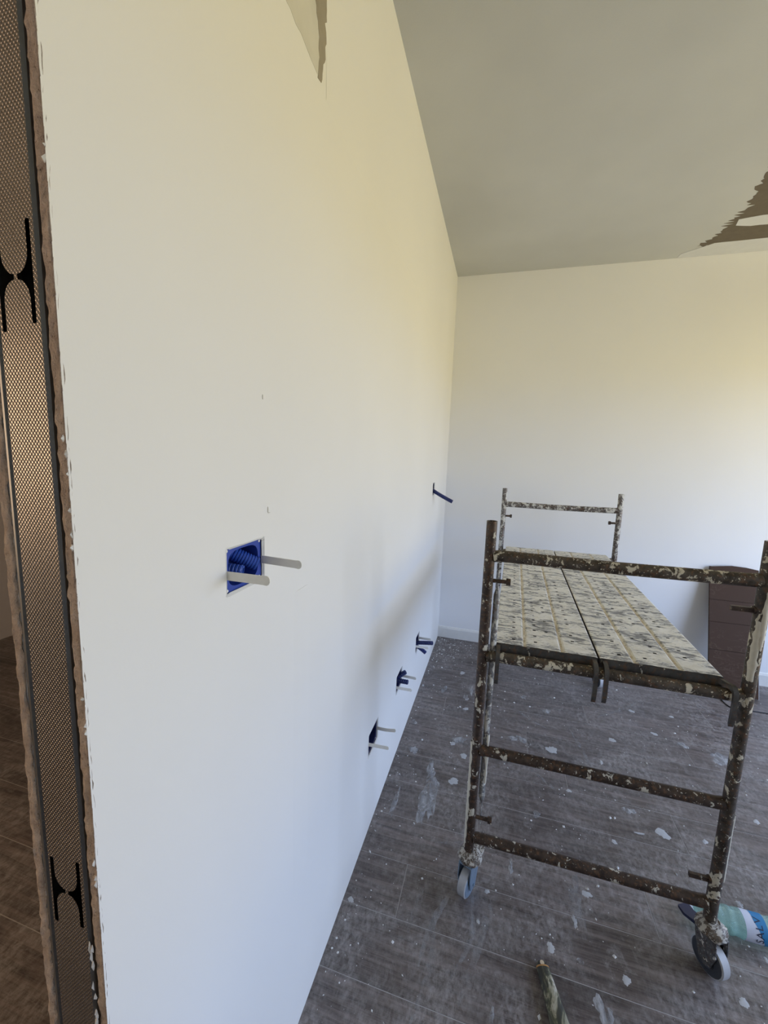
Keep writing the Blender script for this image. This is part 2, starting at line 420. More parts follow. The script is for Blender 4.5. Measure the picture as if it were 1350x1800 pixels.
# ---- plaster splashes stuck to the floor
SPLATS = [(0.207,1.625,0.033,0.149,1),(0.194,1.759,0.022,0.069,1),(0.071,1.549,0.009,0.082,1),(0.304,1.748,0.027,0.024,0),(0.302,2.040,0.034,0.027,1),(0.273,2.002,0.015,0.015,0),(0.336,1.928,0.021,0.020,0),(0.611,2.153,0.040,0.028,1),(0.778,2.123,0.031,0.032,0),(1.109,2.312,0.019,0.021,0),(1.011,2.108,0.009,0.018,0),(0.667,1.680,0.017,0.018,1),(1.161,1.745,0.027,0.028,0),(1.069,1.716,0.022,0.006,0),(1.059,1.826,0.023,0.017,1),(1.627,2.338,0.050,0.042,1),(0.555,1.407,0.009,0.026,1),(0.810,1.389,0.018,0.014,0),(0.669,1.181,0.014,0.016,0),(0.875,1.162,0.014,0.014,0),(0.793,1.066,0.022,0.029,1),(1.184,1.206,0.013,0.015,0),(1.310,1.347,0.007,0.012,0),(0.472,1.291,0.010,0.009,0),(0.495,0.966,0.007,0.016,1),(0.257,2.747,0.020,0.023,0),(0.305,2.453,0.017,0.028,1),(0.315,2.332,0.018,0.017,0),(0.161,2.503,0.017,0.040,1),(0.331,2.549,0.015,0.047,1),(0.040,2.111,0.016,0.018,1),(0.083,1.890,0.021,0.028,1),(0.020,2.498,0.008,0.014,0),(0.026,1.122,0.013,0.010,0),(0.752,1.171,0.009,0.007,1),(0.958,1.641,0.012,0.011,0),(1.299,1.983,0.019,0.014,1),(1.317,1.757,0.011,0.013,0),(0.822,1.860,0.012,0.012,0),(1.578,1.936,0.013,0.015,0),(1.319,1.516,0.012,0.010,1),(1.355,2.448,0.020,0.015,0),(1.473,2.392,0.026,0.020,1),(0.785,2.470,0.025,0.018,1),(1.295,2.645,0.018,0.017,0),(0.659,2.582,0.019,0.017,1),(1.514,2.662,0.014,0.014,0),(0.754,1.283,0.008,0.018,1),(0.447,1.186,0.006,0.008,0)]
def blob(name, cx, cy, rx, ry, mat, seed, rough=.35, h=.0016, n=26):
    r = random.Random(seed); m = MB(); ph = [r.uniform(0, 6.28) for _ in range(4)]
    V = [(cx, cy, h)]
    for ring, sc_, z in ((0, .55, h), (1, 1, .0003)):
        for j in range(n):
            t = 2*math.pi*j/n
            q = 1+rough*(.5*math.sin(2*t+ph[0])+.35*math.sin(3*t+ph[1])+.3*math.sin(5*t+ph[2])+.25*math.sin(9*t+ph[3]))*.8 + (r.uniform(-.1, .1) if ring else 0)
            V.append((cx+rx*sc_*q*math.cos(t), max(cy+ry*sc_*q*math.sin(t), 0), z))
    F = [(0, 1+j, 1+(j+1) % n) for j in range(n)] + [(1+j, 1+n+j, 1+n+(j+1) % n, 1+(j+1) % n) for j in range(n)]
    m.add([(max(a, .002), b, c) for a, b, c in V], F); return m.build(name, mat, floor, 40, False)
for i, (a, b, c, d, s_) in enumerate(SPLATS): blob('plaster_splash', a, b, c*(1.0 if s_ else .85), d*(1.0 if s_ else .85), M['smear'] if s_ else M['splat'], 100+i, .55 if s_ else .35)
STREAKS = [(0.257,1.237,0.232,1.085),(0.363,1.270,0.282,1.010),(0.423,1.270,0.375,1.011),(0.499,1.314,0.399,0.942),(0.298,1.174,0.284,0.883),(0.804,1.474,0.784,1.258),(0.390,1.433,0.497,1.444),(0.280,1.422,0.473,1.537),(0.894,2.343,0.955,2.049),(0.586,2.462,0.768,2.300),(1.077,2.513,1.405,2.808),(0.654,1.949,0.792,1.817)]
for i, (a, b, c, d) in enumerate(STREAKS):
    m = MB(); r = random.Random(i+50); p = Vector((a, b, 0)); q = Vector((c, d, 0)); t = (q-p).normalized(); nn = Vector((-t.y, t.x, 0)); V = []; K = 18
    bend = r.uniform(-.03, .03)
    for k in range(K+1):
        u = k/K; wd = (.009+r.uniform(-.002, .003))*(math.sin(math.pi*min(max(u, .04), .96))**.5)*(1 if i != 5 else 2)
        c_ = p.lerp(q, u)+nn*bend*math.sin(math.pi*u)
        V += [c_+nn*wd+Vector((0, 0, .0004)), c_-nn*wd+Vector((0, 0, .0004))]
    m.add(V, [(2*k, 2*k+1, 2*k+3, 2*k+2) for k in range(K)]); m.build('dust_streak', M['dust'], floor, None, False)
# loose crumbs
m = MB(); r = random.Random(11)
for i in range(1900):
    if i < 330: x, y = abs(r.gauss(0, .18))+.02, ROOM_Y1-.02-abs(r.gauss(0, .24))
    elif i < 470: x, y = abs(r.gauss(0, .05))+.006, r.uniform(.8, 3.2)
    else: x, y = r.uniform(.02, 2.3), r.uniform(.75, 3.2)
    s_ = (.0022 if i < 330 else .0016)*math.exp(r.gauss(0, .7)); s_ = min(s_, .008)
    a = r.uniform(0, 6.28); ca, sa = math.cos(a)*s_, math.sin(a)*s_; e_ = r.uniform(.4, 1)
    m.add([(x+ca, y+sa, 0), (x-sa*e_, y+ca*e_, 0), (x-ca, y-sa, 0), (x+sa*e_, y-ca*e_, 0), (x+ca*.2, y, s_*.8)], [(0,1,4),(1,2,4),(2,3,4),(3,0,4)])
tag(m.build('plaster_crumbs', M['crumb'], None, None, False), 'tiny white plaster crumbs scattered over the dark laminate floor', 'crumbs', kind='stuff')

# ------------------------------------------------------------------ cut end of the partition
def rough_edge(name, x0, x1, seed, mat, parent, jit=.0022):
    """gypsum sheet of the partition seen on its cut end: front strip with ragged rims, body behind"""
    m = MB(); r = random.Random(seed); n = 560; cols = 6; V = []
    for i in range(n+1):
        z = CEIL*i/n
        for j in range(cols+1):
            u = j/cols; x = x0+(x1-x0)*u
            nz = noise.fractal(Vector((x*160+seed, z*55, seed)), .8, 2.2, 4)
            y = YJ+.0010+nz*.0016
            if j in (0, cols):
                x += noise.fractal(Vector((seed*3.1+j, z*80, 2)), .6, 2.3, 6)*jit*(.6 if j == cols and x1 == 0 else 1); y += .0015
            if x1 == 0: x = min(x, .0012)
            V.append((x, y, z))
    F = [(i*(cols+1)+j, i*(cols+1)+j+1, (i+1)*(cols+1)+j+1, (i+1)*(cols+1)+j) for i in range(n) for j in range(cols)]
    m.add(V, F, 0)
    m.build(name, mat, parent, 50, False)
rough_edge('gypsum_edge', -.0148, 0.0, 3, M['gyp'], wall_left)
rough_edge('gypsum_edge', -.104, -.0900, 8, M['gyp'], wall_left)
m = MB(); m.box(-.0135, -.001, YJ+.004, .52, 0, CEIL)
m.build('plasterboard_core', M['gyp'], wall_left)
m = MB(); m.box(-.1035, -.0905, YJ+.003, ROOM_Y1, 0, CEIL); m.build('rear_plasterboard', M['outer'], wall_left)
# steel stud with H-shaped service punch-outs in its web
def bar_pts(x0, x1, z0, z1): return [(x0, z0), (x1, z0), (x1, z1), (x0, z1)]
def h_hole(zc, hh=.046, shift=0.0):
    """two separate dark slots facing each other like )( : left slot and right slot"""
    xl, xr, xm = -.0745, -.0275, -.051
    def side(xa, sgn, sh):
        P_ = []; w_ = .0058
        top, bot = zc+hh+sh, zc-hh+sh
        P_ += [(xa, bot), (xa, top), (xa+sgn*w_*.6, top+.0012), (xa+sgn*w_, top), (xa+sgn*w_, zc+.022)]
        for q in range(0, 7):
            t = q/6*math.pi/2
            P_.append((xa+sgn*(w_+.0155*(1-math.cos(t))), zc+.022-.0195*math.sin(t)))
        for q in range(0, 7):
            t = math.pi/2-q/6*math.pi/2
            P_.append((xa+sgn*(w_+.0155*(1-math.cos(t))), zc-.022+.0195*math.sin(t)))
        P_ += [(xa+sgn*w_, bot), (xa+sgn*w_*.6, bot-.0012)]
        return P_
    return [side(xl, 1, -.003+shift), side(xr, -1, .003-shift)]
holes2 = h_hole(1.660) + h_hole(.970, .044)
m = MB(); WY = YJ+.0005
outer = [(-.0775, 0), (-.0225, 0), (-.0225, CEIL), (-.0775, CEIL)]
loops = [[Vector((a, b, 0)) for a, b in outer]] + [[Vector((a, b, 0)) for a, b in hl] for hl in holes2]
flat = [p for lp in loops for p in lp]
m.add([(p.x, WY, p.y) for p in flat], [tuple(t) for t in tessellate_polygon(loops)])
stud = m.build('metal_stud', M['stud'], wall_left, None, True); tag(stud, 'galvanised knurled steel stud')
m = MB()
prof = [(-.0225, WY), (-.0200, WY+.003), (-.0195, WY+.008), (-.0195, WY+.045)]
prof2 = [(-.0775, WY), (-.0795, WY+.0035), (-.0822, WY+.0035), (-.0840, WY+.0008), (-.0868, WY+.0008), (-.0885, WY+.003), (-.0885, WY+.045)]
for pr in (prof, prof2):
    for i in range(len(pr)-1):
        (a, b), (c, d) = pr[i], pr[i+1]
        m.add([(a, b, 0), (c, d, 0), (c, d, CEIL), (a, b, CEIL)], [(0, 1, 2, 3)])
m.build('stud_flange', M['studplain'], wall_left, None, False)
m = MB(); m.box(-.086, -.022, WY+.03, WY+.032, .5, 2.3); m.build('stud_cavity', M['black'], wall_left)  # black sheet behind the punch-outs, painted in place of the hollow's shade
# flakes of plaster clinging to the stud and cut edge
r = random.Random(5); 
for i in range(26):
    z = r.choice([.91, .80, .86, .83, 1.03, 1.15, 1.22, 1.41, 1.5, 1.77, 1.85])+r.uniform(-.03, .03)
    x = -.0165+r.uniform(-.004, .002) if z < .92 else r.uniform(-.003, .001)
    m = MB(); hgt = r.uniform(.004, .014) if z < .92 else r.uniform(.002, .006); wd = r.uniform(.001, .0026); n = 8
    V = [(x, YJ-.003, z)]+[(x+wd*math.cos(q*6.283/n)*r.uniform(.6, 1.2), YJ-.0005, z+hgt*math.sin(q*6.283/n)*r.uniform(.6, 1.2)) for q in range(n)]
    m.add(V, [(0, 1+q, 1+(q+1) % n) for q in range(n)]); m.build('plaster_flake', M['white'], wall_left, None, False)
# torn paper fibres along the cut
r = random.Random(21)
for i in range(34):
    z = r.uniform(.8, 1.9); L = r.uniform(.01, .05); pts = []; dx = r.uniform(.001, .004)
    for k in range(6):
        u = k/5; pts.append((.0008+dx*math.sin(math.pi*u)*.5+.0004, YJ-.0006-dx*.6*math.sin(math.pi*u), z+L*u))
    m = MB(); m.path(pts, .00022, 4); m.build('paper_fibre', M['gyp'], wall_left, None, False)

# ---- unfinished patches on wall and ceiling
def ragged(P_, amp, step, seed):
    out = []; r = random.Random(seed)
    for i in range(len(P_)):
        a = Vector(P_[i]); b = Vector(P_[(i+1) % len(P_)]); k = max(1, int((b-a).length/step)); nn = Vector((-(b-a).y, (b-a).x)).normalized()
        for j in range(k):
            p = a.lerp(b, j/k)+nn*(noise.noise(Vector((i*3+j*.9, seed, 1)))*amp*2.2+r.uniform(-amp, amp)*.5); out.append((p.x, p.y))
    return out
def wall_patch(name, P_, mat, amp, step, seed, t=.0008):
    m = MB(); m.prism(ragged(P_, amp, step, seed), lambda u, v, d: (d, u, v), -.0005, t); return m.build(name, mat, wall_left)
wall_patch('skimmed_patch', [(.31, 2.285), (.62, 2.285), (.80, 2.268), (.862, 2.262), (.868, 2.60), (.31, 2.60)], M['bare2'], .003, .02, 4, .0006)
wall_patch('bare_board_patch', [(.852, 2.258), (.868, 2.262), (.886, 2.33), (.890, 2.46), (.892, 2.60), (.70, 2.60), (.80, 2.45), (.850, 2.355), (.856, 2.30)], M['bare'], .0045, .010, 9, .0010)
def ceil_patch(name, P_, mat, amp, step, seed, t):
    m = MB(); m.prism(ragged(P_, amp, step, seed), lambda u, v, d: (u, v, CEIL-d), -.0005, t); return m.build(name, mat, ceiling)
ceil_patch('bare_board_patch', [(1.50, 2.38), (1.515, 2.52), (1.545, 2.66), (1.57, 2.76), (1.56, 2.85), (1.56, 2.98), (1.545, 3.06), (1.50, 3.15), (2.6, 3.15), (2.6, 2.1), (1.62, 2.1)], M['barec'], .020, .012, 2, .001)
ceil_patch('joint_compound_band', [(1.585, 2.87), (1.68, 2.85), (2.6, 2.83), (2.6, 2.94), (1.68, 2.955), (1.60, 2.935)], M['joint'], .003, .04, 5, .002)
ceil_patch('joint_compound_band', [(1.44, 3.235), (1.58, 3.125), (2.6, 3.095), (2.6, 3.289), (1.44, 3.289)], M['joint'], .002, .05, 6, .002)
# taped board joint running along the wall
m = MB(); m.prism([(0, 2.247), (.0008, 2.253), (.0007, 2.285), (0, 2.36)], lambda u, v, t: (u, t, v), .893, 2.4); m.build('joint_ridge', M['wall'], wall_left, 30)
m = MB(); m.prism([(0, .765), (.0012, .782), (.0012, .80), (0, .84)], lambda u, v, t: (u, v, t), .45, 1.2); m.build('joint_ridge', M['wall'], wall_left, 30)
# small nick and scuffs on the wall
for (y, z, a, b) in ((.6605, 1.394, .0012, .006), (.664, 1.3885, .0035, .0009), (.645, 1.597, .0009, .004)):
    m = MB(); m.prism([(y-a, z-b*.6), (y+a*.6, z-b), (y+a, z+b*.3), (y-a*.3, z+b)], lambda u, v, t: (t, u, v), 0, .0012); m.build('nick', M['bare2'], wall_left)

# ------------------------------------------------------------------ electrical boxes in the partition
def corrugated(m, pts, r, ridges, n=16, hollow=True):
    pts = [Vector(p) for p in pts]; P_ = []; R_ = []
    L = [0]
    for i in range(1, len(pts)): L.append(L[-1]+(pts[i]-pts[i-1]).length)
    def at(d):
        for i in range(1, len(pts)):
            if d <= L[i] or i == len(pts)-1:
                u = (d-L[i-1])/(L[i]-L[i-1]); return pts[i-1].lerp(pts[i], u)
    for k in range(ridges):
        for f, q in ((0, .88), (.18, 1), (.62, 1), (.8, .88)):
            P_.append(at(L[-1]*(k+f)/ridges)); R_.append(r*q)
    P_.append(pts[-1]); R_.append(r*.9)
    if hollow:
        d = (pts[-1]-pts[-2]).normalized()
        P_ += [pts[-1]+d*.0003, pts[-1]-d*.012]; R_ += [r*.62, r*.6]
        # sweep with a fixed frame to allow the inner wall
    t0 = (pts[-1]-pts[0]).normalized(); ref = Vector((0, 0, 1)) if abs(t0.z) < .9 else Vector((0, 1, 0))
    V = []; F = []; K = len(P_)
    for i in range(K):
        t = (pts[-1]-pts[-2]).normalized() if i >= K-3 else (P_[min(i+1, K-3 if hollow else K-1)]-P_[max(i-1, 0)]).normalized()
        a = (ref-t*ref.dot(t)).normalized(); b = t.cross(a)
        for j in range(n): q = 2*math.pi*j/n; V.append(P_[i]+a*math.cos(q)*R_[i]+b*math.sin(q)*R_[i])
    for i in range(K-1):
        for j in range(n): F.append((i*n+j, i*n+(j+1) % n, (i+1)*n+(j+1) % n, (i+1)*n+j))
    F.append(tuple((K-1)*n+j for j in range(n)))
    m.add(V, F)
def strip(m, x0, x1, y, z0, zdrop, w_=.0145, bend=0):
    n = 12; top = []; bot = []; half = w_/2; us = [k/n*(1-half/(x1-x0)) for k in range(n+1)] + [1-half/(x1-x0)*(1-math.sin(q*math.pi/14)) for q in range(1, 8)]
    for u in us:
        x = x0+(x1-x0)*u; zc = z0+zdrop*u+bend*math.sin(math.pi*u)
        half = w_/2; rem = x1-x
        if rem < half: half = math.sqrt(max(half*half-(half-rem)**2, 1e-8)) + .0006
        top.append((x, zc+half)); bot.append((x, zc-half))
    m.prism(top+bot[::-1], lambda u, v, t: (u, t, v), y-.0009, y+.0009)
def make_box(i, label, body_m, cond_m, conduits, strips):
    y0, y1, z0, z1 = BOXES[i]; yc, zc = (y0+y1)/2, (z0+z1)/2
    root = empty('junction_box', (0, yc, z0)); tag(root, label, 'electrical box', 'blue electrical boxes in the left wall')
    # flange with a rounded opening, cavity behind it
    hy, hz = (y1-y0)/2, (z1-z0)/2; iy, iz = hy*.80, hz*.80; n = 40; m = MB()
    def sup(a, b, t, e_): c, s = math.cos(t), math.sin(t); return (yc+a*math.copysign(abs(c)**e_, c), zc+b*math.copysign(abs(s)**e_, s))
    rings = [(-.0058, hy-.0004, hz-.0004, .06), (-.0058, iy, iz, .55), (-.0075, iy, iz, .55), (-.048, iy*.96, iz*.96, .55)]
    V = []; F = []
    for x, a, b, e_ in rings:
        for j in range(n): yy, zz = sup(a, b, 2*math.pi*j/n+.001, e_); V.append((x, yy, zz))
    for k in range(3):
        for j in range(n): F.append((k*n+j, k*n+(j+1) % n, (k+1)*n+(j+1) % n, (k+1)*n+j))
    F.append(tuple(3*n+j for j in range(n)))
    m.add(V, F); m.build('box_body', body_m, root, 35)
    for sy, sz in ((1, 1), (-1, -1), (1, -1), (-1, 1)):
        m = MB(); p = (-.0062, yc+sy*hy*.86, zc+sz*hz*.86); m.lathe([(0, .0026), (.0012, .0024), (.0018, .0012)], p, (1, 0, 0), 10); m.build('screw', M['strip'], root, 40)
    for pts, rr, k in conduits:
        m = MB(); corrugated(m, pts, rr, k); m.build('conduit', cond_m, root, 25)
    for a in strips:
        m = MB(); strip(m, *a); m.build('fixing_strip', M['strip'], root, 40)
    # chipped plaster rim of the cut-out
    r = random.Random(40+i); m = MB(); n = 64; V = []; amp = .0022 if i == 0 else .0012
    for j in range(n):
        t = 2*math.pi*j/n; q1 = sup(hy+.0012, hz+.0012, t, .08); q0 = sup(hy-.001-r.random()*amp, hz-.001-r.random()*amp, t, .08); q2 = sup(hy+.001+r.random()*amp*1.4, hz+.001+r.random()*amp*1.4, t, .08)
        V += [(-.003, *q0), (.0010, *q1), (.0001, *q2)]
    F = []
    for j in range(n):
        b = (j+1) % n
        F += [(3*j, 3*b, 3*b+1, 3*j+1), (3*j+1, 3*b+1, 3*b+2, 3*j+2)]
    m.add(V, F); m.build('chipped_rim', M['white'], root, 50)
    return root
def arc(p0, p1, p2, n=10):
    p0, p1, p2 = Vector(p0), Vector(p1), Vector(p2)
    return [p0*(1-t)**2+p1*2*t*(1-t)+p2*t*t for t in [i/n for i in range(n+1)]]
make_box(0, 'large royal-blue wall box near the cut wall end, two corrugated conduits inside', M['blue'], M['conduit'],
         [(arc((-.046, .606, 1.322), (-.03, .612, 1.314), (-.004, .6315, 1.2965)), .0128, 11), (arc((-.044, .570, 1.300), (-.02, .572, 1.302), (.002, .5800, 1.2985)), .0098, 8)],
         [(-.004, .078, .5415, 1.3000, .0003, .0145, 0), (-.004, .0795, .6445, 1.3030, -.0028, .0145, 0)])
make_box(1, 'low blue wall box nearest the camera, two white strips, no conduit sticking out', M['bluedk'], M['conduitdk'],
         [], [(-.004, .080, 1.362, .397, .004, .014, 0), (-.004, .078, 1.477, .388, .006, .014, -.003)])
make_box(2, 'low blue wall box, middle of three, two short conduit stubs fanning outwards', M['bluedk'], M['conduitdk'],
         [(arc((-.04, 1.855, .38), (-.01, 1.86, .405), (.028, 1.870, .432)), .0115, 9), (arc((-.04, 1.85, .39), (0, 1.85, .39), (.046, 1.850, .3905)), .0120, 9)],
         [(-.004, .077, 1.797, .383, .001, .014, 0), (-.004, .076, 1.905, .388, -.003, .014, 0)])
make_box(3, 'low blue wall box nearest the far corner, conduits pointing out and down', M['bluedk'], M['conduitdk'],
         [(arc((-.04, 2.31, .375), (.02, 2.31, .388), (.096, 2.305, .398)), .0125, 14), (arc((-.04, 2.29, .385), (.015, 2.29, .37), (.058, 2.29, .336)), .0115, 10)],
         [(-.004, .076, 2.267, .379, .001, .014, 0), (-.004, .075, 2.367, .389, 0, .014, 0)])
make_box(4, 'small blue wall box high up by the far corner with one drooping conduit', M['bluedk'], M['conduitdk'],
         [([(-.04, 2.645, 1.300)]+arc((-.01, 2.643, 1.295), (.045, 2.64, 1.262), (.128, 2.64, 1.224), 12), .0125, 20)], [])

# ------------------------------------------------------------------ rolling scaffold
XN, YN, XF, YF, WID = .400, 1.280, .455, 2.885, .712
SKEW = (XF-XN)/(YF-YN)
RUNGS = [1.207, .876, .542, .211]; TOP = 1.315
scaf = empty('scaffold_tower', (XN, YN, 0))
tag(scaf, 'rusty rolling mini scaffold splattered with plaster, on four castors', 'scaffold')
for fx, fy, pm, rm in ((XN, YN, 'rust', 'rust'), (XF, YF, 'farp', 'farp')):
    for s_ in (0, 1):
        x = fx+s_*WID; m = MB(); m.tube((x, fy, .135), (x, fy, TOP), .0165, 18)
        m.build('post', M['rustp'] if (s_ and fy == YN) else M[pm], scaf, 40)
        sg = 1 if s_ == 0 else -1
        for zp in (1.126, .290):
            m = MB(); xa = x+sg*.014; Lp = .045 if fy == YN else .034
            if s_ == 0 or fy != YN:
                m.path([(xa, fy, zp), (xa+sg*Lp, fy, zp)], .0066, 10); m.lathe([(0, .0115), (.013, .0115)], (xa+sg*(Lp-.004), fy, zp), (sg, 0, 0), 6)
            else:
                m.path([(xa, fy, zp), (xa+sg*.006, fy, zp)], .011, 10); m.box(min(xa, xa+sg*.055), max(xa, xa+sg*.055), fy-.005, fy+.005, zp-.007, zp+.006)
            m.build('lock_pin', M['rust'], scaf, 40)
    for k, z in enumerate(RUNGS):
        m = MB(); rr = .0185 if k == 0 else .0175
        m.path([(fx+.012, fy, z-.003), (fx+.03, fy, z), (fx+WID/2, fy, z+(.001 if k else -.003)), (fx+WID-.03, fy, z), (fx+WID-.012, fy, z+.003)], rr, 16)
        m.build('rung', M['rustp'] if (fy == YN and k < 2) else M[rm], scaf, 40)
# folded brace hanging on the pins of the near left post
m = MB(); bx = XN+.0315; by = YN+.016
m.path([(bx, by, 1.155), (bx, by, 1.10)], .010, 10, True, 0, (.22, 1.15), (1, 0, 0)); m.path([(bx, by, 1.105), (bx-.001, by, 1.075), (bx-.002, by, .36), (bx+.001, by, .335)], [.004, .0105, .0105, .004], 14)
m.path([(bx+.001, by, .345), (bx+.001, by, .255)], .008, 10, True, 0, (.22, 1.1), (1, 0, 0))
m.build('brace', M['galv'], scaf, 40)
# dried runs of plaster on the near posts
def plaster_run(x, y, z0, z1, ang, seed, wd=.008):
    r = random.Random(seed); m = MB(); n = max(6, int((z1-z0)/.012)); V = []; F = []
    for k in range(n+1):
        u = k/n; z = z0+(z1-z0)*u; half = wd*(.35+.65*math.sin(math.pi*min(max(u, .03), .97))**.4)*r.uniform(.6, 1.25)/.0165
        for q in range(5):
            a = ang+(q-2)/2*half; rr = .0166+(.0022*r.uniform(.6, 1.2) if 0 < q < 4 else 0); V.append((x+math.cos(a)*rr, y+math.sin(a)*rr, z+r.uniform(-.002, .002)))
    for k in range(n):
        for q in range(4): F.append((k*5+q, k*5+q+1, (k+1)*5+q+1, (k+1)*5+q))
    m.add(V, F); m.build('plaster_run', M['creamp'], scaf, 60)
plaster_run(XN, YN, .17, .57, math.radians(200), 1, .010)
plaster_run(XN+WID, YN, .93, 1.10, math.radians(-120), 2, .011)
plaster_run(XN+WID, YN, 1.02, 1.19, math.radians(-80), 3, .008)
plaster_run(XN+WID, YN, .30, .52, math.radians(-25), 4, .004)
plaster_run(XN+.0295, YN+.016, .42, .60, math.radians(-60), 5, .006)
# castors
def make_castor(x, y, ang, far=False, blue=False):
    f = Vector((math.cos(ang), math.sin(ang), 0)); s = Vector((-f.y, f.x, 0)); up = Vector((0, 0, 1)); base = Vector((x, y, 0))
    L = lambda a, b, c: base+f*a+s*b+up*c
    col = MB(); r = random.Random(int(x*1000)); n = 22; V = []; F = []
    for h, rr in ((.128, .020), (.130, .037), (.137, .040), (.146, .038), (.153, .030), (.160, .021)):
        for j in range(n): t = 2*math.pi*j/n; q = rr*(1+r.uniform(-.09, .09)); V.append(base+Vector((math.cos(t)*q, math.sin(t)*q, h+r.uniform(-.003, .003))))
    for i in range(5):
        for j in range(n): F.append((i*n+j, i*n+(j+1) % n, (i+1)*n+(j+1) % n, (i+1)*n+j))
    F.append(tuple(range(n-1, -1, -1))); F.append(tuple(5*n+j for j in range(n))); col.add(V, F)
    c = col.build('castor', M['crust'], scaf, 50)
    wr = .050; cx = .010
    m = MB(); m.lathe([(-.013, .030), (-.0142, .0465), (-.012, wr), (.012, wr), (.0142, .0465), (.013, .030)], L(cx, 0, wr+.0005), s, 28); m.build('wheel', M['tread'], c, 35)
    m = MB()
    for sg in (-1, 1): m.lathe([(-.0005, .0462), (.0012, .0445), (.0022, .040), (.001, .036), (.0035, .026), (.001, .022), (.001, .012), (.006, .010), (.008, .004)], L(cx, 0, wr)+s*sg*.0142, s*sg, 24)
    m.build('wheel_hub', M['hubb'] if blue else M['hub'], c, 35)
    m = MB()
    for sg in (-1, 1):
        P_ = [(-.030, .130), (.036, .130), (.040, .082), (.030, .040), (.012, .032), (-.006, .042), (-.022, .090)]
        m.prism(P_, lambda u, v, t: L(u, t, v), sg*.0205, sg*.0235)
    m.prism([(-.030, -.0235), (.036, -.0235), (.036, .0235), (-.030, .0235)], lambda u, v, t: L(u, v, t), .126, .131)
    m.path([L(cx, -.027, wr), L(cx, .027, wr)], .006, 10)
    m.build('fork', M['hubb'] if blue else M['fork'], c, 30)
    m = MB(); m.prism([(-.020, .118), (.03, .112), (.068, .098), (.086, .104), (.088, .111), (.066, .108), (.03, .122), (-.018, .128)], lambda u, v, t: L(-u, t, v), -.019, .019)
    m.build('brake_pedal', M['navy'] if not blue else M['crust'], c, 30)
make_castor(XN+.006, YN-.004, math.radians(-112), blue=True)
make_castor(XN+WID+.004, YN-.006, math.radians(-62))
make_castor(XF+.004, YF, math.radians(-110), True)
make_castor(XF+WID-.02, YF, math.radians(-70), True)

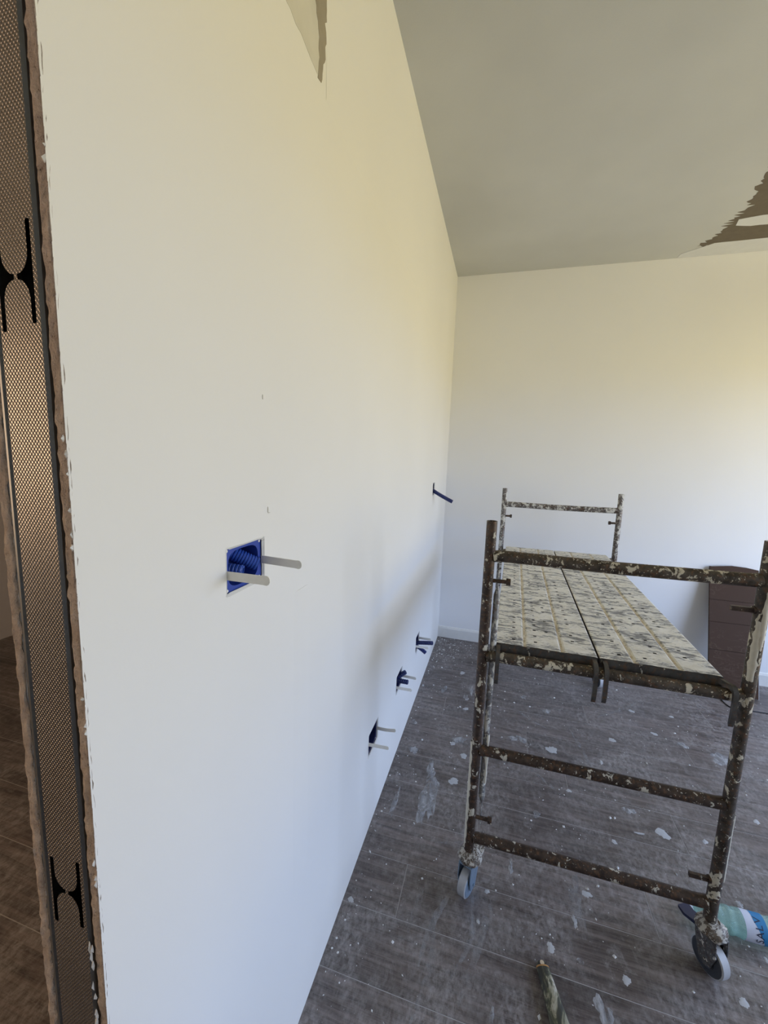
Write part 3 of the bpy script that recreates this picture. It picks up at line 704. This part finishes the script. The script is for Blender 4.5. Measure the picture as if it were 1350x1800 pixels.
# deck planks hooked over the second rungs
DZ, DH, DY0, DY1 = .917, .041, YN+.018, YF-.022
def make_deck(x_off, wd, label):
    X = lambda u, y: XN+x_off+u+SKEW*(y-YN)
    root = empty('scaffold_plank', (X(wd/2, DY0), DY0, DZ-DH)); tag(root, label, 'scaffold plank', 'steel scaffold planks')
    k = wd/.312
    st = [(0, -.002), (.004, 0), (.055, 0), (.065, 0), (.086, 0), (.091, -.0035), (.099, -.0035), (.104, 0), (.125, 0), (.135, 0), (.165, 0), (.175, 0), (.201, 0), (.206, -.0035), (.214, -.0035), (.219, 0), (.245, 0), (.255, 0), (.308, 0), (.312, -.002)]
    hr = random.Random(int(x_off*1000)); holes = {2, 8, 10, 16}; grooves = {5, 13}
    N = 31; L = DY1-DY0; ys = []
    for i in range(N):
        y = DY0+.02+(L-.04)*(i+.5)/N; ys += [y-.0042, y+.0042]
    ys = [DY0]+ys+[DY1]; m = MB(); V = [(X(u*k, y), y, DZ+dz) for y in ys for u, dz in st]; S = len(st); F0 = []; F1 = []
    for j in range(len(ys)-1):
        for i in range(S-1):
            if i in holes and j % 2 == 1 and hr.random() < .62: continue
            (F1 if i in grooves else F0).append((j*S+i, j*S+i+1, (j+1)*S+i+1, (j+1)*S+i))
    m.add(V, F0, 0); b = 0
    for f in F1: m.f.append(f); m.m.append(1)
    o = m.build('deck_sheet', [M['deck'], M['tan']], root, None, False)
    m = MB()
    for u0, u1 in ((0, .0025), (wd-.0025, wd)):
        m.add([(X(u0, DY0), DY0, DZ-.002), (X(u1, DY0), DY0, DZ-.002), (X(u1, DY1), DY1, DZ-.002), (X(u0, DY1), DY1, DZ-.002),
               (X(u0, DY0), DY0, DZ-DH), (X(u1, DY0), DY0, DZ-DH), (X(u1, DY1), DY1, DZ-DH), (X(u0, DY1), DY1, DZ-DH)], [(0,1,2,3),(7,6,5,4),(0,4,5,1),(1,5,6,2),(2,6,7,3),(3,7,4,0)])
    m.build('side_rail', M['deckside'], root)
    for y0, y1 in ((DY0-.001, DY0+.002), (DY1-.002, DY1+.001)):
        m = MB(); m.add([(X(0, y0), y0, DZ-.0015), (X(wd, y0), y0, DZ-.0015), (X(wd, y1), y1, DZ-.0015), (X(0, y1), y1, DZ-.0015), (X(0, y0), y0, DZ-DH), (X(wd, y0), y0, DZ-DH), (X(wd, y1), y1, DZ-DH), (X(0, y1), y1, DZ-DH)],
                        [(0,1,2,3),(7,6,5,4),(0,4,5,1),(1,5,6,2),(2,6,7,3),(3,7,4,0)]); m.build('end_plate', M['deckside'], root)
    m = MB(); zz = DZ-.016
    m.add([(X(.003, DY0+.003), DY0+.003, zz), (X(wd-.003, DY0+.003), DY0+.003, zz), (X(wd-.003, DY1-.003), DY1-.003, zz), (X(.003, DY1-.003), DY1-.003, zz)], [(0, 1, 2, 3)]); m.build('underside_pan', M['pan'], root)  # dark sheet added below the holes so they look shaded
    # flat hooks: out of the plank end, over the rung, then down in front of it
    for yr, sg, ye in ((YN, -1, DY0), (YF, 1, DY1)):
        for u, ln, dx in ((.012, .080, 0), (wd-.010, .083, .024 if (x_off > .2 and sg < 0) else 0)):
            prof_o = []; prof_i = []
            cz = RUNGS[1]; R0, R1 = .0195, .0275
            pts_o = [(ye-sg*.004, cz+.036)] ; pts_i = [(ye-sg*.004, cz+.0195)]
            for q in range(0, 10):
                t = math.radians(90-q*10.5); pts_o.append((yr+sg*math.cos(t)*R1, cz+math.sin(t)*R1+.006)); pts_i.append((yr+sg*math.cos(t)*R0, cz+math.sin(t)*R0))
            pts_o += [(yr+sg*.029, cz-.045), (yr+sg*.026, cz-ln+.012), (yr+sg*.0215, cz-ln)]
            pts_i += [(yr+sg*.0195, cz-.045), (yr+sg*.0180, cz-ln+.008)]
            m = MB(); x = X(u, ye); m.prism(pts_o+pts_i[::-1], lambda a, b_, t: (t+dx*min(1, max(0, sg*(a-ye)/.03)), a, b_), x-.006, x+.006); m.build('hook', M['deckside'] if sg < 0 else M['farp'], root, 35)
    return root
make_deck(.034, .304, 'plaster-caked perforated steel scaffold plank on the side nearer the left wall')
make_deck(.344, .316, 'plaster-caked perforated steel scaffold plank on the side towards the leaning brown board')

# ------------------------------------------------------------------ board leaning on the back wall
pb = empty('leaning_board', (1.99, 3.07, 0)); tag(pb, 'dark brown wood-grain board leaning against the back wall behind the scaffold', 'board')
def board_pt(u, v, t):   # u along x, v up the board, t thickness
    lean = math.atan2(.215, .82); return (1.865+u, 3.065+v*math.sin(lean)+t*math.cos(lean)*-1, v*math.cos(lean)+t*math.sin(lean)+.0025)
rows = [0, .285, .47, .62, .845]
for i in range(4):
    z0, z1 = rows[i]+.0012, rows[i+1]-.0012; W_ = .280; m = MB()
    top = [(W_, z1), (W_*.75, z1+(.012 if i == 3 else 0)), (W_*.45, z1+(.016 if i == 3 else 0)), (0, z1)]
    m.prism([(0, z0), (W_, z0)]+top, board_pt, .004, .016); m.build('panel', M['panel'], pb)
m = MB(); m.prism([(0.001, 0), (.279, 0), (.279, .846), (.001, .846)], board_pt, 0, .004); m.build('backing', M['panel'], pb)
m = MB(); m.prism([(.2795, .0), (.282, 0), (.282, .845), (.2795, .845)], board_pt, -.002, .017); m.build('edge_strip', M['splat'], pb)

# ------------------------------------------------------------------ cable on the floor
m = MB(); pts = [(1.905, 2.995, .0035), (1.908, 2.93, .0035), (1.918, 2.898, .0035), (1.945, 2.890, .0035), (1.99, 2.893, .0035), (2.06, 2.896, .0035), (2.13, 2.897, .0035), (2.3, 2.91, .0035), (2.6, 2.98, .0035)]
cab = m.path(pts, .0034, 8); o = m.build('cable', M['black'], None, 60); tag(o, 'thin black cable lying on the floor in front of the leaning board', 'cable')

# ------------------------------------------------------------------ crushed water bottle
BY, BZ, BR = 1.408, .0395, .0395
bt = empty('water_bottle', (1.25, BY, 0)); tag(bt, 'crushed pale teal plastic water bottle lying behind the right castor', 'bottle')
m = MB(); n = 32; prof = [(1.128, .0125), (1.134, .0125), (1.137, .016), (1.142, .021), (1.152, .033), (1.167, .0375), (1.178, .0345), (1.190, .039), (1.206, .0375), (1.214, .0345), (1.222, .038), (1.234, .0385), (1.241, .0355), (1.249, .0385), (1.262, .039), (1.325, .039), (1.334, .036), (1.345, .039), (1.372, .038), (1.384, .032), (1.386, .010)]
V = []; F = []
for i, (x, rr) in enumerate(prof):
    for j in range(n):
        t = 2*math.pi*j/n; d = 1
        if 1.15 < x < 1.26: d = 1-.12*max(0, noise.noise(Vector((x*38, math.cos(t)*2.2, math.sin(t)*2.2))))*2
        V.append((x, BY+math.cos(t)*rr*d, max(BZ+math.sin(t)*rr*d, .0006)))
for i in range(len(prof)-1):
    for j in range(n): F.append((i*n+j, i*n+(j+1) % n, (i+1)*n+(j+1) % n, (i+1)*n+j))
F.append(tuple((len(prof)-1)*n+j for j in range(n))); m.add(V, F)
m.build('bottle_body', M['bottle'], bt, 50)
m = MB(); m.lathe([(0, .0155), (.016, .0155), (.017, .013)], (1.114, BY, BZ), (1, 0, 0), 24); m.build('cap', M['lwhite'], bt, 35)
def label_patch(name, x0f, x1f, a0, a1, rad, mat):
    m = MB(); K = 26; V = []
    for k in range(K+1):
        a = a0+(a1-a0)*k/K
        for x in (x0f(a), x1f(a)): V.append((x, BY-math.cos(a)*rad, BZ+math.sin(a)*rad))
    m.add(V, [(2*k, 2*k+1, 2*k+3, 2*k+2) for k in range(K)]); m.build(name, mat, bt, 60, False)
split = lambda a: 1.318-.016*max(0, min(1.6, (a+.35)))-.004
label_patch('label', lambda a: 1.264, lambda a: 1.322, -.75, 2.2, .0393, M['lwhite'])
label_patch('label_band', lambda a: min(1.319, split(a)), lambda a: 1.322, -.75, 2.2, .0396, M['lblue'])
fc = bpy.data.curves.new('label_text', 'FONT'); fc.body = 'SALV'; fc.size = .030; fc.extrude = 0; fc.space_character = 1.12
fo = bpy.data.objects.new('tmp_text', fc); COL.objects.link(fo); bpy.context.view_layer.update()
dg = bpy.context.evaluated_depsgraph_get(); tm = bpy.data.meshes.new_from_object(fo.evaluated_get(dg)); bpy.data.objects.remove(fo)
bm = bmesh.new(); bm.from_mesh(tm); bmesh.ops.triangulate(bm, faces=bm.faces)
bmesh.ops.subdivide_edges(bm, edges=[e_ for e_ in bm.edges if e_.calc_length() > .006], cuts=1); 
for v in bm.verts:
    a = v.co.x/.04-.26; x = 1.309-v.co.y*.95; v.co = Vector((x, BY-math.cos(a)*.0400, BZ+math.sin(a)*.0400))-ROOTLOC[bt.name]
bm.to_mesh(tm); bm.free(); tm.materials.clear(); tm.materials.append(M['ltext']); tm.name = 'label_text'
to = bpy.data.objects.new('label_text', tm); COL.objects.link(to); to.parent = bt

# ------------------------------------------------------------------ paint brush on the floor
A = Vector((.634, 1.128, .0125)); D = Vector((.034, -.124, 0)).normalized(); S = Vector((-D.y, D.x, 0))
pbz = empty('paint_brush', (A.x, A.y, 0)); tag(pbz, 'dark paint-crusted wooden brush handle lying on the floor in the foreground', 'brush')
def loft(secs, mat, name, n=16):
    m = MB(); V = []; F = []
    for d, wd, th, z in secs:
        c = A+D*d; c.z = z
        for j in range(n): t = 2*math.pi*j/n; V.append(c+S*math.cos(t)*wd*1.4+Vector((0, 0, math.sin(t)*th)))
    K = len(secs)
    for i in range(K-1):
        for j in range(n): F.append((i*n+j, i*n+(j+1) % n, (i+1)*n+(j+1) % n, (i+1)*n+j))
    F.append(tuple(range(n-1, -1, -1))); F.append(tuple((K-1)*n+j for j in range(n))); m.add(V, F); return m.build(name, mat, pbz, 50)
loft([(0, .004, .003, .011), (.003, .0085, .006, .011), (.010, .0125, .0085, .011), (.022, .0135, .0095, .0115), (.06, .0148, .0105, .0125), (.10, .0165, .0115, .0135), (.14, .0195, .0115, .0135), (.165, .0225, .010, .0130)], M['handle'], 'handle')
m = MB(); c = A+D*.010; c.z = .0192; m.lathe([(0, .0062), (.0008, .0060), (.0010, .003)], c, Vector((0, 0, 1)), 18); o = m.build('worn_end', M['creamw'], pbz, 50)
loft([(.0145, .0134, .0094, .0114), (.0165, .0138, .0097, .0114), (.0185, .0138, .0097, .0115)], M['orange'], 'end_ring')
loft([(.163, .024, .0105, .0130), (.170, .026, .0115, .0130), (.20, .027, .0115, .0130), (.205, .0265, .0105, .0130)], M['ferrule'], 'ferrule')
loft([(.203, .0262, .0100, .0125), (.235, .0275, .0095, .0115), (.26, .0265, .006, .0080), (.268, .024, .003, .0045)], M['bristle'], 'bristles')
